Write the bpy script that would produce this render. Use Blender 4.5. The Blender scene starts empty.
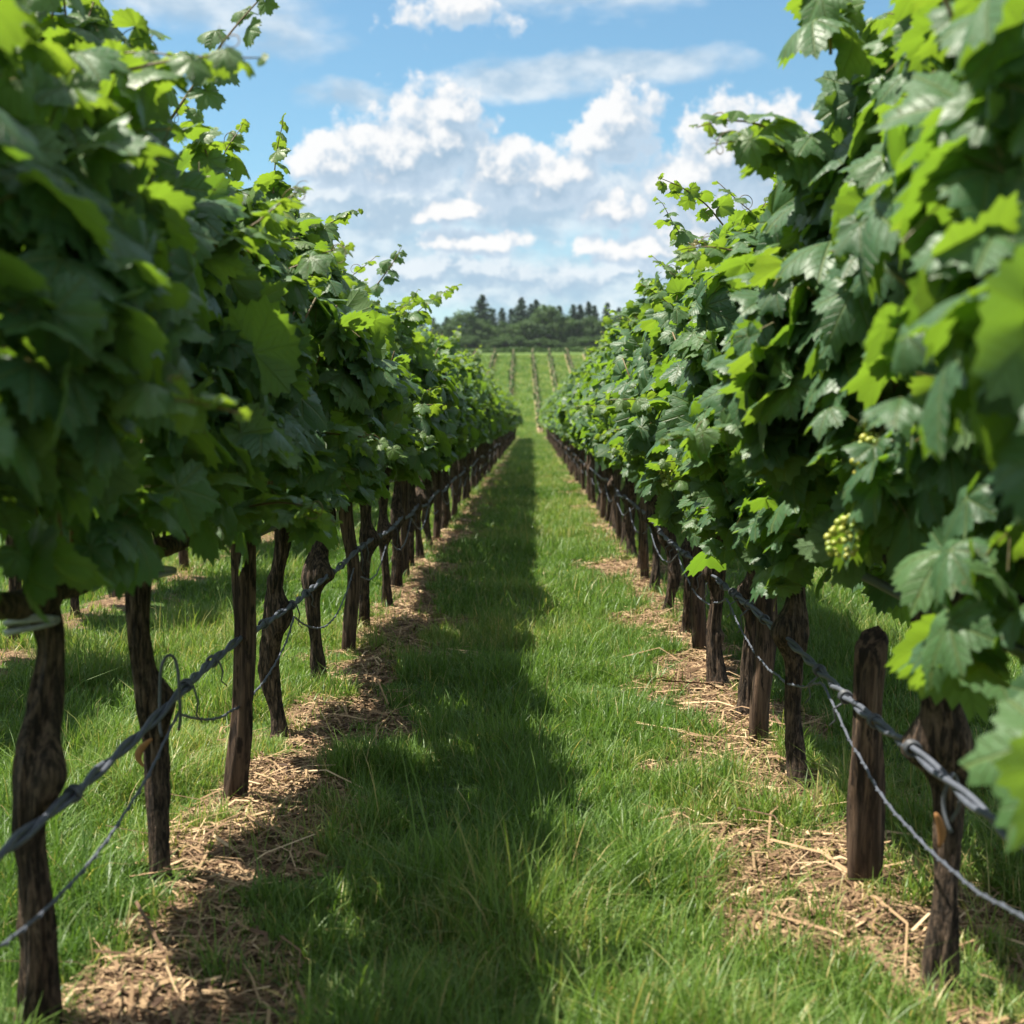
import bpy, math, random, os
import numpy as np
from mathutils import Vector, Matrix

R = math.radians
rng = np.random.default_rng(7)
random.seed(7)
sc = bpy.context.scene
COL = sc.collection

# ------------------------------------------------------------------ camera
CAM_H = 1.3
cd = bpy.data.cameras.new("camera")
cam = bpy.data.objects.new("camera", cd)
COL.objects.link(cam)
cam.location = (0, 0, CAM_H)
cam.rotation_euler = (R(90 - 3.78), 0, R(0.806))
cd.lens = 50
cd.sensor_width = 36
cd.clip_start = 0.05
cd.clip_end = 5000
cd.dof.use_dof = True
cd.dof.focus_distance = 6.0
cd.dof.aperture_fstop = 3.7
sc.camera = cam

# ------------------------------------------------------------------ light
SUN_DIR = Vector((-0.46, 0.10, 1.0)).normalized()      # towards the sun
SUN_EL = math.asin(SUN_DIR.z)
SUN_AZ = math.atan2(SUN_DIR.x, SUN_DIR.y)
ld = bpy.data.lights.new("sun", 'SUN')
ld.energy = 5.0
ld.angle = R(0.53)
ld.color = (1.0, 0.93, 0.80)
lo = bpy.data.objects.new("sun", ld)
COL.objects.link(lo)
lo.rotation_euler = (-SUN_DIR).to_track_quat('-Z', 'Y').to_euler()
lo.location = (-20, 0, 40)

sc.view_settings.view_transform = 'Standard'
sc.view_settings.look = 'None'
sc.view_settings.exposure = 1.33
sc.view_settings.gamma = 1.0
sc.cycles.use_denoising = True
try:
    sc.cycles.denoiser = 'OPENIMAGEDENOISE'
    sc.cycles.denoising_prefilter = 'ACCURATE'
except Exception:
    pass
sc.cycles.max_bounces = 7
sc.cycles.diffuse_bounces = 4
sc.cycles.glossy_bounces = 2
sc.cycles.transmission_bounces = 5
sc.cycles.transparent_max_bounces = 4
sc.cycles.sample_clamp_indirect = 6.0
sc.cycles.caustics_reflective = False
sc.cycles.caustics_refractive = False


class NT:
    """small helper that writes node trees as expressions"""
    def __init__(self, tree):
        self.t = tree
        self.n = tree.nodes
        self.l = tree.links
        self.n.clear()

    def node(self, typ, **kw):
        nd = self.n.new(typ)
        for k, v in kw.items():
            setattr(nd, k, v)
        return nd

    def put(self, sock, v):
        if v is None:
            return
        if isinstance(v, bpy.types.NodeSocket):
            self.l.new(v, sock)
        else:
            if sock.type == 'RGBA' and len(v) == 3:
                v = tuple(v) + (1.0,)
            sock.default_value = v

    def m(self, op, a, b=None, c=None, clamp=False):
        nd = self.node('ShaderNodeMath', operation=op)
        nd.use_clamp = clamp
        self.put(nd.inputs[0], a)
        if b is not None:
            self.put(nd.inputs[1], b)
        if c is not None:
            self.put(nd.inputs[2], c)
        return nd.outputs[0]

    def v(self, op, a, b=None, scale=None):
        nd = self.node('ShaderNodeVectorMath', operation=op)
        self.put(nd.inputs[0], a)
        if b is not None:
            self.put(nd.inputs[1], b)
        if scale is not None:
            self.put(nd.inputs['Scale'], scale)
        return nd.outputs['Value'] if op in ('LENGTH', 'DOT_PRODUCT', 'DISTANCE') else nd.outputs[0]

    def sep(self, a):
        nd = self.node('ShaderNodeSeparateXYZ')
        self.put(nd.inputs[0], a)
        return nd.outputs

    def comb(self, x, y, z):
        nd = self.node('ShaderNodeCombineXYZ')
        for i, q in enumerate((x, y, z)):
            self.put(nd.inputs[i], q)
        return nd.outputs[0]

    def ss(self, x, lo, hi, a=0.0, b=1.0):
        nd = self.node('ShaderNodeMapRange', interpolation_type='SMOOTHSTEP')
        for i, q in enumerate((x, lo, hi, a, b)):
            self.put(nd.inputs[i], q)
        return nd.outputs[0]

    def mix(self, f, a, b, blend='MIX'):
        nd = self.node('ShaderNodeMix', data_type='RGBA', blend_type=blend)
        self.put(nd.inputs[0], f)
        self.put(nd.inputs[6], a)
        self.put(nd.inputs[7], b)
        return nd.outputs[2]

    def noise(self, vec, scale=1.0, detail=2.0, rough=0.5, dist=0.0, dims='3D', color=False):
        nd = self.node('ShaderNodeTexNoise', noise_dimensions=dims)
        self.put(nd.inputs['Vector'], vec)
        self.put(nd.inputs['Scale'], scale)
        self.put(nd.inputs['Detail'], detail)
        self.put(nd.inputs['Roughness'], rough)
        self.put(nd.inputs['Distortion'], dist)
        return nd.outputs['Color' if color else 'Fac']

    def attr(self, name, out='Fac'):
        nd = self.node('ShaderNodeAttribute', attribute_name=name)
        return nd.outputs[out]


# ------------------------------------------------------------------ world: Nishita sky with clouds by direction
w = bpy.data.worlds.new("World")
sc.world = w
w.use_nodes = True
W = NT(w.node_tree)
SKY = 0.064
sky = W.node('ShaderNodeTexSky', sky_type='NISHITA')
sky.sun_disc = False
sky.sun_elevation = SUN_EL
sky.sun_rotation = SUN_AZ
sky.altitude = 100
sky.air_density = 1.0
sky.dust_density = 0.5
sky.ozone_density = 1.8
gen = W.node('ShaderNodeTexCoord').outputs['Generated']
dirn = W.v('NORMALIZE', gen)
dx, dy, dz = W.sep(dirn)
az = W.m('MULTIPLY', W.m('ARCTAN2', dx, dy), 14.22)       # hundreds of "pixels" to the right of straight ahead
el = W.m('MULTIPLY', W.m('ARCSINE', dz), 14.22)           # ... above the horizon
P = W.comb(az, el, 0.0)


def cloud_bank(P, blobs, warps, fbm_amp, fbm_scale, seed, stretch=1.0, rough=0.6, billow=0.0):
    q = W.v('ADD', W.v('MULTIPLY', P, (1.0, stretch, 1.0)), (seed, seed * 0.7, seed * 0.3))
    pw = P
    for (amp, scl) in warps:
        wv = W.v('SUBTRACT', W.noise(q, scl, 3, 0.6, color=True), (0.5, 0.5, 0.5))
        pw = W.v('ADD', pw, W.v('MULTIPLY', wv, (amp, amp / stretch, 0.0)))
    best = None
    for (cx, cy, rx, ry, wgt) in blobs:
        d = W.v('MULTIPLY', W.v('SUBTRACT', pw, (cx, cy, 0)), (1 / rx, 1 / ry, 0))
        b = W.m('MULTIPLY_ADD', W.v('LENGTH', d), -wgt, wgt)
        best = b if best is None else W.m('SMOOTH_MAX', best, b, 0.2)
    f = W.noise(q, fbm_scale, 8, rough)
    res = W.m('MULTIPLY_ADD', W.m('SUBTRACT', f, 0.5), fbm_amp, best)
    if billow:
        vo = W.node('ShaderNodeTexVoronoi', feature='SMOOTH_F1', voronoi_dimensions='2D')
        vo.normalize = True
        W.put(vo.inputs['Vector'], W.v('ADD', q, W.v('SCALE', W.v('SUBTRACT', pw, P), scale=0.5)))
        vo.inputs['Scale'].default_value = 3.4
        vo.inputs['Detail'].default_value = 3.0
        vo.inputs['Roughness'].default_value = 0.55
        vo.inputs['Lacunarity'].default_value = 2.3
        vo.inputs['Smoothness'].default_value = 0.25
        res = W.m('MULTIPLY_ADD', W.m('SUBTRACT', 0.36, vo.outputs['Distance']), billow, res)
    return res


def B(px, py, rx, ry, wgt=1.0):
    return ((px - 532) / 100, (418 - py) / 100, rx / 100, ry / 100, wgt)


CUM = [B(435, 148, 70, 60), B(395, 166, 90, 44), B(340, 170, 58, 32), B(500, 180, 66, 44), B(455, 122, 42, 30),
       B(625, 130, 42, 36), B(603, 156, 52, 30), B(548, 184, 80, 30), B(735, 162, 76, 58), B(685, 188, 64, 40),
       B(768, 152, 58, 48), B(715, 212, 66, 28), B(800, 190, 90, 60),
       B(460, 30, 62, 28, .62), B(425, 40, 42, 14, .5),
       B(475, 246, 66, 16), B(450, 216, 40, 14), B(650, 252, 96, 20), B(700, 236, 70, 22), B(610, 216, 50, 18)]
WARPS = [(0.45, 1.6), (0.22, 4.5), (0.06, 12.0)]
off = (-0.10, 0.17, 0.0)
ld_a = cloud_bank(P, CUM, WARPS, 0.75, 3.0, 3.1, 1.0, 0.55, 1.05)
ld_b = cloud_bank(W.v('ADD', P, off), CUM, WARPS, 0.75, 3.0, 3.1, 1.0, 0.55, 1.05)
BODY = [B(400, 205, 110, 34), B(520, 205, 90, 34), B(600, 205, 70, 26), B(720, 225, 90, 26), B(345, 200, 60, 26), B(450, 275, 150, 18, .8), B(640, 275, 120, 16, .8)]
BWARP = [(0.6, 1.2), (0.35, 4.0), (0.12, 11.0)]
bd = cloud_bank(P, BODY, BWARP, 1.2, 2.2, 21.7, 1.12, 0.55, 0.8)
bd2 = cloud_bank(W.v('ADD', P, (-0.09, 0.14, 0.0)), BODY, BWARP, 1.2, 2.2, 21.7, 1.12, 0.55, 0.8)
b_lit = W.ss(W.m('SUBTRACT', bd, bd2), -0.10, 0.50)
body_a = W.m('MULTIPLY', W.ss(bd, -0.10, 0.55), 0.85)
cum_a = W.ss(ld_a, 0.06, 0.42)
lit = W.ss(W.m('SUBTRACT', ld_a, ld_b), -0.12, 0.50)
thick = W.ss(ld_a, 0.2, 0.95)
WISP = [B(600, 80, 150, 18), B(520, 92, 110, 20), B(365, 108, 46, 14, 0.7), B(570, 10, 90, 24), B(400, -8, 90, 16),
        B(200, 20, 150, 44, 0.9), B(290, 55, 60, 26, 0.6), B(440, 205, 190, 44, 0.9), B(600, 205, 160, 50, 0.9),
        B(520, 285, 420, 56, 0.85), B(330, 250, 160, 60, 0.8), B(800, 250, 160, 70, 0.8), B(640, 25, 60, 18, 0.6)]
wd = cloud_bank(P, WISP, [(0.8, 1.0), (0.3, 4.0)], 1.1, 1.3, 9.4, 2.0, 0.58)
wisp_a = W.m('MULTIPLY', W.ss(wd, -0.12, 0.62), 0.85)
wisp_l = W.noise(W.v('MULTIPLY', P, (1.0, 1.7, 1.0)), 1.8, 6, 0.55)
# added cloud over the unseen dome, thick and bright to give white fill light
fill_n = W.noise(W.v('MULTIPLY', dirn, (3.0, 3.0, 6.0)), 1.6, 5, 0.55)
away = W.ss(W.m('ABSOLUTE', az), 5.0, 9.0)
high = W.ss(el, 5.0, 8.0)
fill_a = W.m('MULTIPLY', W.m('MULTIPLY', W.ss(fill_n, 0.36, 0.58), 0.92), W.m('MAXIMUM', away, high))

S = 0.405 / SKY
sky_c = W.mix(1.0, sky.outputs[0], (0.74, 0.97, 0.95), 'MULTIPLY')
col = W.mix(wisp_a, sky_c, W.mix(W.ss(wisp_l, 0.35, 0.65), (0.44 * S, 0.60 * S, 0.75 * S), (0.80 * S, 0.88 * S, 0.94 * S)))
col = W.mix(fill_a, col, (1.0 * S, 1.03 * S, 1.07 * S))
col = W.mix(body_a, col, W.mix(b_lit, (0.42 * S, 0.58 * S, 0.73 * S), (0.84 * S, 0.91 * S, 0.96 * S)))
shade_c = W.mix(thick, (0.58 * S, 0.71 * S, 0.84 * S), (0.38 * S, 0.53 * S, 0.68 * S))
cum_c = W.mix(lit, shade_c, (1.0 * S, 0.99 * S, 0.98 * S))
col = W.mix(W.m('MULTIPLY', cum_a, 0.95), col, cum_c)
bg = W.node('ShaderNodeBackground')
W.put(bg.inputs['Color'], col)
bg.inputs['Strength'].default_value = SKY
wo = W.node('ShaderNodeOutputWorld')
W.l.new(bg.outputs[0], wo.inputs['Surface'])
w.cycles.sampling_method = 'MANUAL'
w.cycles.sample_map_resolution = 512

# ------------------------------------------------------------------ numeric helpers
_tab = rng.random((256, 256))


def vnoise(x, y):
    x = np.asarray(x, float); y = np.asarray(y, float)
    xi = np.floor(x).astype(int); yi = np.floor(y).astype(int)
    fx = x - xi; fy = y - yi
    fx = fx * fx * (3 - 2 * fx); fy = fy * fy * (3 - 2 * fy)
    a = _tab[xi % 256, yi % 256]; b = _tab[(xi + 1) % 256, yi % 256]
    c = _tab[xi % 256, (yi + 1) % 256]; d = _tab[(xi + 1) % 256, (yi + 1) % 256]
    return (a * (1 - fx) + b * fx) * (1 - fy) + (c * (1 - fx) + d * fx) * fy


def fbm(x, y, o=4):
    s = 0; a = 0.5; t = 0
    for i in range(o):
        s = s + a * vnoise(x * 2 ** i + 17.3 * i, y * 2 ** i + 5.1 * i)
        t += a; a *= 0.5
    return s / t


def sstep(x, a, b):
    t = np.clip((np.asarray(x, float) - a) / (b - a), 0, 1)
    return t * t * (3 - 2 * t)


def make_mesh(name, verts, faces, mat=None, attrs=None, smooth=True):
    """faces: list of (M,k) index arrays; attrs: {name: (N,) or (N,3)} on points"""
    me = bpy.data.meshes.new(name)
    verts = np.ascontiguousarray(verts, dtype=np.float32)
    faces = [np.asarray(f, dtype=np.int32) for f in faces if len(f)]
    me.vertices.add(len(verts))
    me.vertices.foreach_set("co", verts.ravel())
    lens = np.concatenate([np.full(len(f), f.shape[1], np.int32) for f in faces])
    loops = np.concatenate([f.ravel() for f in faces])
    starts = np.concatenate([[0], np.cumsum(lens)[:-1]]).astype(np.int32)
    me.loops.add(len(loops))
    me.loops.foreach_set("vertex_index", loops)
    me.polygons.add(len(lens))
    me.polygons.foreach_set("loop_start", starts)
    me.update(calc_edges=True)
    if smooth:
        me.polygons.foreach_set("use_smooth", np.ones(len(lens), bool))
    for k, a in (attrs or {}).items():
        a = np.ascontiguousarray(a, dtype=np.float32)
        if a.ndim == 1:
            at = me.attributes.new(k, 'FLOAT', 'POINT')
            at.data.foreach_set("value", a)
        else:
            at = me.attributes.new(k, 'FLOAT_VECTOR', 'POINT')
            at.data.foreach_set("vector", a.ravel())
    if mat:
        me.materials.append(mat)
    return me


class MB:
    """collects pieces into one mesh"""
    def __init__(self):
        self.v = []; self.f = {}; self.n = 0; self.a = {}

    def add(self, v, faces, **attrs):
        v = np.asarray(v, float)
        for f in faces:
            f = np.asarray(f, int)
            if len(f):
                self.f.setdefault(f.shape[1], []).append(f + self.n)
        self.v.append(v)
        for k, a in attrs.items():
            a = np.asarray(a, float)
            if a.ndim == 0:
                a = np.full(len(v), float(a))
            self.a.setdefault(k, []).append(a)
        self.n += len(v)

    def mesh(self, name, mat, smooth=True):
        return make_mesh(name, np.concatenate(self.v), [np.concatenate(x) for x in self.f.values()], mat,
                         {k: np.concatenate(a) for k, a in self.a.items()}, smooth)


def tube(spine, rad, sides, disp=None, cap=True):
    """swept tube; disp(i, ang) -> radius factor array"""
    spine = np.asarray(spine, float)
    n = len(spine)
    rad = np.broadcast_to(np.asarray(rad, float), (n,))
    tan = np.gradient(spine, axis=0)
    tan /= np.linalg.norm(tan, axis=1)[:, None] + 1e-12
    ref = np.array([1.0, 0, 0]) if abs(tan[0][0]) < 0.8 else np.array([0, 0, 1.0])
    ang = np.linspace(0, 2 * np.pi, sides, endpoint=False)
    V = np.zeros((n, sides, 3))
    for i in range(n):
        u = ref - tan[i] * ref.dot(tan[i]); u /= np.linalg.norm(u) + 1e-12
        ref = u
        b = np.cross(tan[i], u)
        r = rad[i] * (disp(i, ang) if disp else 1.0)
        r = np.broadcast_to(r, ang.shape)
        V[i] = spine[i] + (np.cos(ang) * r)[:, None] * u + (np.sin(ang) * r)[:, None] * b
    idx = np.arange(n * sides).reshape(n, sides)
    nx = np.roll(idx, -1, axis=1)
    q = np.stack([idx[:-1], nx[:-1], nx[1:], idx[1:]], -1).reshape(-1, 4)
    V = V.reshape(-1, 3)
    faces = [q]
    if cap:
        V = np.vstack([V, spine[0], spine[-1]])
        c0, c1 = n * sides, n * sides + 1
        tri = [np.stack([nx[0], idx[0], np.full(sides, c0)], -1), np.stack([idx[-1], nx[-1], np.full(sides, c1)], -1)]
        faces.append(np.concatenate(tri))
    return V, faces


def link(name, me, parent=None, loc=None, rot=None, scale=None):
    o = bpy.data.objects.new(name, me)
    COL.objects.link(o)
    if parent:
        o.parent = parent
    if loc is not None:
        o.location = loc
    if rot is not None:
        o.rotation_euler = rot
    if scale is not None:
        o.scale = scale
    return o


def tag(o, label, cat, group=None, kind=None):
    if label:
        o["label"] = label
    if cat:
        o["category"] = cat
    if group:
        o["group"] = group
    if kind:
        o["kind"] = kind
    return o


def new_mat(name):
    m = bpy.data.materials.new(name)
    m.use_nodes = True
    return m, NT(m.node_tree)


def out(N, shader, disp=None):
    o = N.node('ShaderNodeOutputMaterial')
    N.l.new(shader, o.inputs['Surface'])


def principled(N, color, rough=0.6, spec=0.5, bump=None, bump_d=0.01, bump_s=1.0):
    p = N.node('ShaderNodeBsdfPrincipled')
    N.put(p.inputs['Base Color'], color)
    N.put(p.inputs['Roughness'], rough)
    N.put(p.inputs['Specular IOR Level'], spec)
    if bump is not None:
        b = N.node('ShaderNodeBump')
        b.inputs['Strength'].default_value = bump_s
        b.inputs['Distance'].default_value = bump_d
        N.l.new(bump, b.inputs['Height'])
        N.l.new(b.outputs[0], p.inputs['Normal'])
    return p


def obj_co(N):
    return N.node('ShaderNodeTexCoord').outputs['Object']


# ------------------------------------------------------------------ layout
ROW_L, ROW_R = -1.01, 0.91
ROW_LL, ROW_RR = -2.93, 2.83
ROW_END = 84.0
HILL_ROWS = [(-5.35, -5.8), (-3.45, -3.9), (-1.48, -1.94), (0.51, 0.02), (1.97, 1.74), (3.65, 3.55), (5.5, 5.4)]


def hill_x(r, y):
    a, b = r
    return a + (b - a) * (y - 86) / 64.0


def zg(x, y):
    x = np.asarray(x, float); y = np.asarray(y, float)
    # ramp: flat, 12 % climb between 84 and 150, then 5 %, then nearly level
    def soft(t, k):
        return np.where(t > k, t, np.where(t < -k, 0, (t + k) ** 2 / (4 * k)))
    z = 0.12 * soft(y - 84, 3) - 0.07 * soft(y - 150, 4) - 0.035 * soft(y - 262, 8) - 0.015 * soft(y - 400, 20)
    near = 1 - sstep(y, 84, 88)
    for r in (ROW_L, ROW_R, ROW_LL, ROW_RR):
        c = r + (0.08 if r < 0 else -0.03)
        z = z + near * 0.035 * np.exp(-((x - c) / 0.28) ** 2)
    z = z + 0.05 * (fbm(x * 0.7 + 9, y * 0.7 + 3, 3) - 0.5)
    z = z + 0.4 * (fbm(x * 0.03 + 50, y * 0.03 + 9, 2) - 0.5) * sstep(y, 100, 140)
    return z


def strawness(x, y):
    """1 where the mulch strip under the vines shows, 0 in turf"""
    x = np.asarray(x, float); y = np.asarray(y, float)
    s = np.zeros_like(x + y)
    n = fbm(x * 2.3 + 31, y * 1.7 + 7, 4)
    n2 = fbm(x * 7 + 3, y * 6 + 70, 3)
    for r, c, hw in ((ROW_L, -0.84, 0.30), (ROW_R, 0.88, 0.33), (ROW_LL, -2.85, 0.25), (ROW_RR, 2.8, 0.25)):
        d = np.abs(x - c) / hw
        s = np.maximum(s, sstep(1.06 + 0.16 * (1 - sstep(y, 3.5, 6.5)) * (0.0 if r == ROW_LL or r == ROW_RR else 1.0) - d + (n - 0.5) * 2.6 + (n2 - 0.5) * 2.4, 0.12, 0.85))
    return s * (1 - sstep(y, ROW_END + 0.5, ROW_END + 2))


def soilness(x, y):
    s = np.zeros_like(np.asarray(x, float) + np.asarray(y, float))
    for r in HILL_ROWS:
        d = np.abs(x - hill_x(r, y)) / 0.21
        s = np.maximum(s, sstep(1.2 - d, 0, 0.5))
    return s * sstep(y, 86, 88) * (1 - sstep(y, 150, 153))

# ------------------------------------------------------------------ ground
gm, N = new_mat("ground_mat")
co = obj_co(N)
straw = N.attr("straw"); soil = N.attr("soil"); far = N.attr("far")
nz = N.noise(co, 9, 5, 0.6)
nf = N.noise(co, 45, 4, 0.65)
nl = N.noise(co, 0.6, 4, 0.6)
chips = N.node('ShaderNodeTexVoronoi', feature='F1')
N.put(chips.inputs['Vector'], N.v('ADD', co, N.v('SCALE', N.noise(co, 14, 2, 0.5, color=True), scale=0.12)))
chips.inputs['Scale'].default_value = 55
earth = N.mix(nz, (0.10, 0.058, 0.034), (0.26, 0.165, 0.095))
earth = N.mix(N.ss(nf, 0.42, 0.7), earth, (0.42, 0.31, 0.18))
earth = N.mix(N.ss(N.m('ADD', chips.outputs['Distance'], N.m('MULTIPLY', nf, 0.3)), 0.5, 0.8), earth, (0.085, 0.05, 0.03))
turf = N.mix(nf, (0.025, 0.055, 0.012), (0.075, 0.13, 0.03))
turf = N.mix(N.ss(nz, 0.5, 0.75), turf, (0.10, 0.11, 0.04))
meadow = N.mix(N.ss(nl, 0.3, 0.7), (0.052, 0.092, 0.014), (0.088, 0.130, 0.022))
meadow = N.mix(N.m('MULTIPLY', N.noise(N.v('MULTIPLY', co, (1, 0.25, 1)), 2.6, 5, 0.65), 0.6), meadow, (0.055, 0.11, 0.018))
gcol = N.mix(far, turf, meadow)
gcol = N.mix(straw, gcol, earth)
gcol = N.mix(soil, gcol, (0.27, 0.20, 0.12))
gb = N.m('ADD', N.m('MULTIPLY', nf, 0.5), N.m('MULTIPLY', chips.outputs['Distance'], -0.6))
pr = principled(N, gcol, 0.9, 0.15, gb, 0.015, 0.9)
out(N, pr.outputs[0])

xs = np.concatenate([-np.geomspace(260, 3.4, 46), np.linspace(-3.35, 3.35, 168), np.geomspace(3.4, 260, 46)])
ys = np.concatenate([np.linspace(-30, 0, 12), np.linspace(0.05, 14, 320), np.geomspace(14.06, 84, 190),
                     np.linspace(84.5, 155, 90), np.geomspace(156, 520, 60)])
X, Y = np.meshgrid(xs, ys)
Z = zg(X, Y) + 0.018 * (fbm(X * 9, Y * 9, 3) - 0.5) * (1 - sstep(Y, 15, 30)) * (np.abs(X) < 3.3)
ny, nx_ = X.shape
idx = np.arange(ny * nx_).reshape(ny, nx_)
q = np.stack([idx[:-1, :-1], idx[:-1, 1:], idx[1:, 1:], idx[1:, :-1]], -1).reshape(-1, 4)
me = make_mesh("ground", np.stack([X, Y, Z], -1).reshape(-1, 3), [q], gm,
               {"straw": strawness(X, Y).ravel(), "soil": soilness(X, Y).ravel(),
                "far": sstep(Y, 40, 80).ravel()})
tag(link("ground", me), None, None, kind="structure")

# ------------------------------------------------------------------ grass
grm, N = new_mat("grass_mat")
t = N.attr("tint"); hgt = N.attr("hgt")
c = N.node('ShaderNodeValToRGB')
cr = c.color_ramp
cr.elements[0].position = 0.0; cr.elements[0].color = (0.048, 0.110, 0.020, 1)
cr.elements[1].position = 1.0; cr.elements[1].color = (0.46, 0.36, 0.17, 1)
for p_, q_ in ((0.45, (0.094, 0.180, 0.032, 1)), (0.80, (0.170, 0.265, 0.055, 1)), (0.91, (0.31, 0.31, 0.11, 1))):
    e = cr.elements.new(p_); e.color = q_
N.l.new(t, c.inputs[0])
gc = c.outputs[0]
pr = principled(N, gc, 0.45, 0.35)
tr = N.node('ShaderNodeBsdfTranslucent')
N.put(tr.inputs[0], N.mix(1.0, gc, (1.25, 1.3, 0.7), 'MULTIPLY'))
mx = N.node('ShaderNodeMixShader'); mx.inputs[0].default_value = 0.38
N.l.new(pr.outputs[0], mx.inputs[1]); N.l.new(tr.outputs[0], mx.inputs[2])
out(N, mx.outputs[0])


def blades(x, y, h, wd, tint, segs, lean=0.6):
    n = len(x)
    a = rng.random(n) * 2 * np.pi
    d = np.stack([np.cos(a), np.sin(a)], -1)
    s = np.stack([-d[:, 1], d[:, 0]], -1)
    tw = rng.normal(0, 0.5, n)
    s = s * np.cos(tw)[:, None] + d * np.sin(tw)[:, None]
    ln = np.abs(rng.normal(0, lean, n)) + 0.12
    z0 = zg(x, y) - 0.006
    vs = []
    for k in range(segs):
        f = k / segs
        fw = (1 - 0.75 * f ** 1.5)
        px = x + d[:, 0] * h * ln * f ** 1.8
        py = y + d[:, 1] * h * ln * f ** 1.8
        pz = z0 + h * (f - 0.32 * ln * f ** 2.2)
        for sg in (-1, 1):
            vs.append(np.stack([px + sg * s[:, 0] * wd * fw * 0.5, py + sg * s[:, 1] * wd * fw * 0.5, pz], -1))
    vs.append(np.stack([x + d[:, 0] * h * ln, y + d[:, 1] * h * ln, z0 + h * (1 - 0.32 * ln)], -1))
    V = np.stack(vs, 1)
    k = V.shape[1]
    base = (np.arange(n) * k)[:, None]
    qs = []
    for j in range(segs - 1):
        qs.append(base + np.array([2 * j, 2 * j + 1, 2 * j + 3, 2 * j + 2]))
    tri = base + np.array([2 * segs - 2, 2 * segs - 1, 2 * segs])
    return V.reshape(-1, 3), ([np.concatenate(qs)] if qs else []) + [tri], np.repeat(tint, k)


G = MB()


def sow(x0, x1, y0, y1, dens, hmul, width, segs, straw_keep=0.10):
    n = int((x1 - x0) * (y1 - y0) * dens)
    x = rng.uniform(x0, x1, n); y = rng.uniform(y0, y1, n)
    # keep only what the lens (with a margin) can see
    ok = (np.abs(x - 0.014 * y) < 0.40 * y + 0.9)
    x, y = x[ok], y[ok]
    st = strawness(x, y)
    tuft = fbm(x * 3.1 + 5, y * 3.1 + 2, 3)
    st = np.maximum(st, soilness(x, y))
    ok = rng.random(len(x)) < (1 - st * (1 - straw_keep)) * (0.55 + 0.8 * sstep(tuft, 0.3, 0.6))
    x, y, st, tuft = x[ok], y[ok], st[ok], tuft[ok]
    big = fbm(x * 0.9 + 40, y * 0.6 + 4, 3)
    h = hmul * (0.40 + 1.0 * sstep(tuft, 0.25, 0.75) + 0.55 * sstep(fbm(x * 1.3 + 80, y * 1.3 + 8, 3), 0.5, 0.7)) * rng.lognormal(0, 0.33, len(x)) * (1 - 0.45 * st)
    tint = np.clip(0.30 + 0.80 * (big - 0.2) + rng.normal(0, 0.16, len(x)) + 0.2 * st, 0, 0.88)
    dry = rng.random(len(x)) < 0.03 + 0.07 * sstep(big, 0.45, 0.7) + 0.22 * st
    tint = np.where(dry, rng.uniform(0.90, 1.0, len(x)), tint)
    V, F, T = blades(x, y, h, width * rng.uniform(0.7, 1.3, len(x)), tint, segs)
    G.add(V, F, tint=T)


sow(-3.2, 3.2, 2.3, 5.5, 11500, 0.088, 0.0042, 4)
sow(-4.2, 4.2, 5.5, 9.0, 6500, 0.078, 0.0050, 3)
sow(-5.2, 5.2, 9.0, 16.0, 2600, 0.075, 0.0075, 2)
sow(-1.5, 1.4, 16.0, 32.0, 2600, 0.070, 0.010, 2)
sow(-6.5, -1.5, 16.0, 30.0, 500, 0.09, 0.016, 2)
sow(1.4, 6.5, 16.0, 30.0, 500, 0.09, 0.016, 2)
sow(-1.5, 1.4, 32.0, 88.0, 900, 0.075, 0.020, 1)
sow(-7.0, 7.0, 85.0, 100.0, 260, 0.09, 0.034, 1)
sow(-7.0, 7.0, 100.0, 149.0, 120, 0.10, 0.05, 1)
gme = G.mesh("grass", grm)
tag(link("grass", gme), "lush green grass covering the alley between and beyond the vine rows", "grass", kind="stuff")
print("grass verts", len(gme.vertices))

# ------------------------------------------------------------------ straw and wood chips on the strips
stm, N = new_mat("straw_mat")
t = N.attr("tint")
c = N.node('ShaderNodeValToRGB'); cr = c.color_ramp
cr.elements[0].color = (0.05, 0.028, 0.018, 1); cr.elements[1].color = (0.55, 0.41, 0.25, 1)
for p_, q_ in ((0.35, (0.15, 0.09, 0.052, 1)), (0.72, (0.33, 0.225, 0.125, 1))):
    e = cr.elements.new(p_); e.color = q_
N.l.new(t, c.inputs[0])
out(N, principled(N, c.outputs[0], 0.75, 0.2).outputs[0])

ST = MB()


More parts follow.
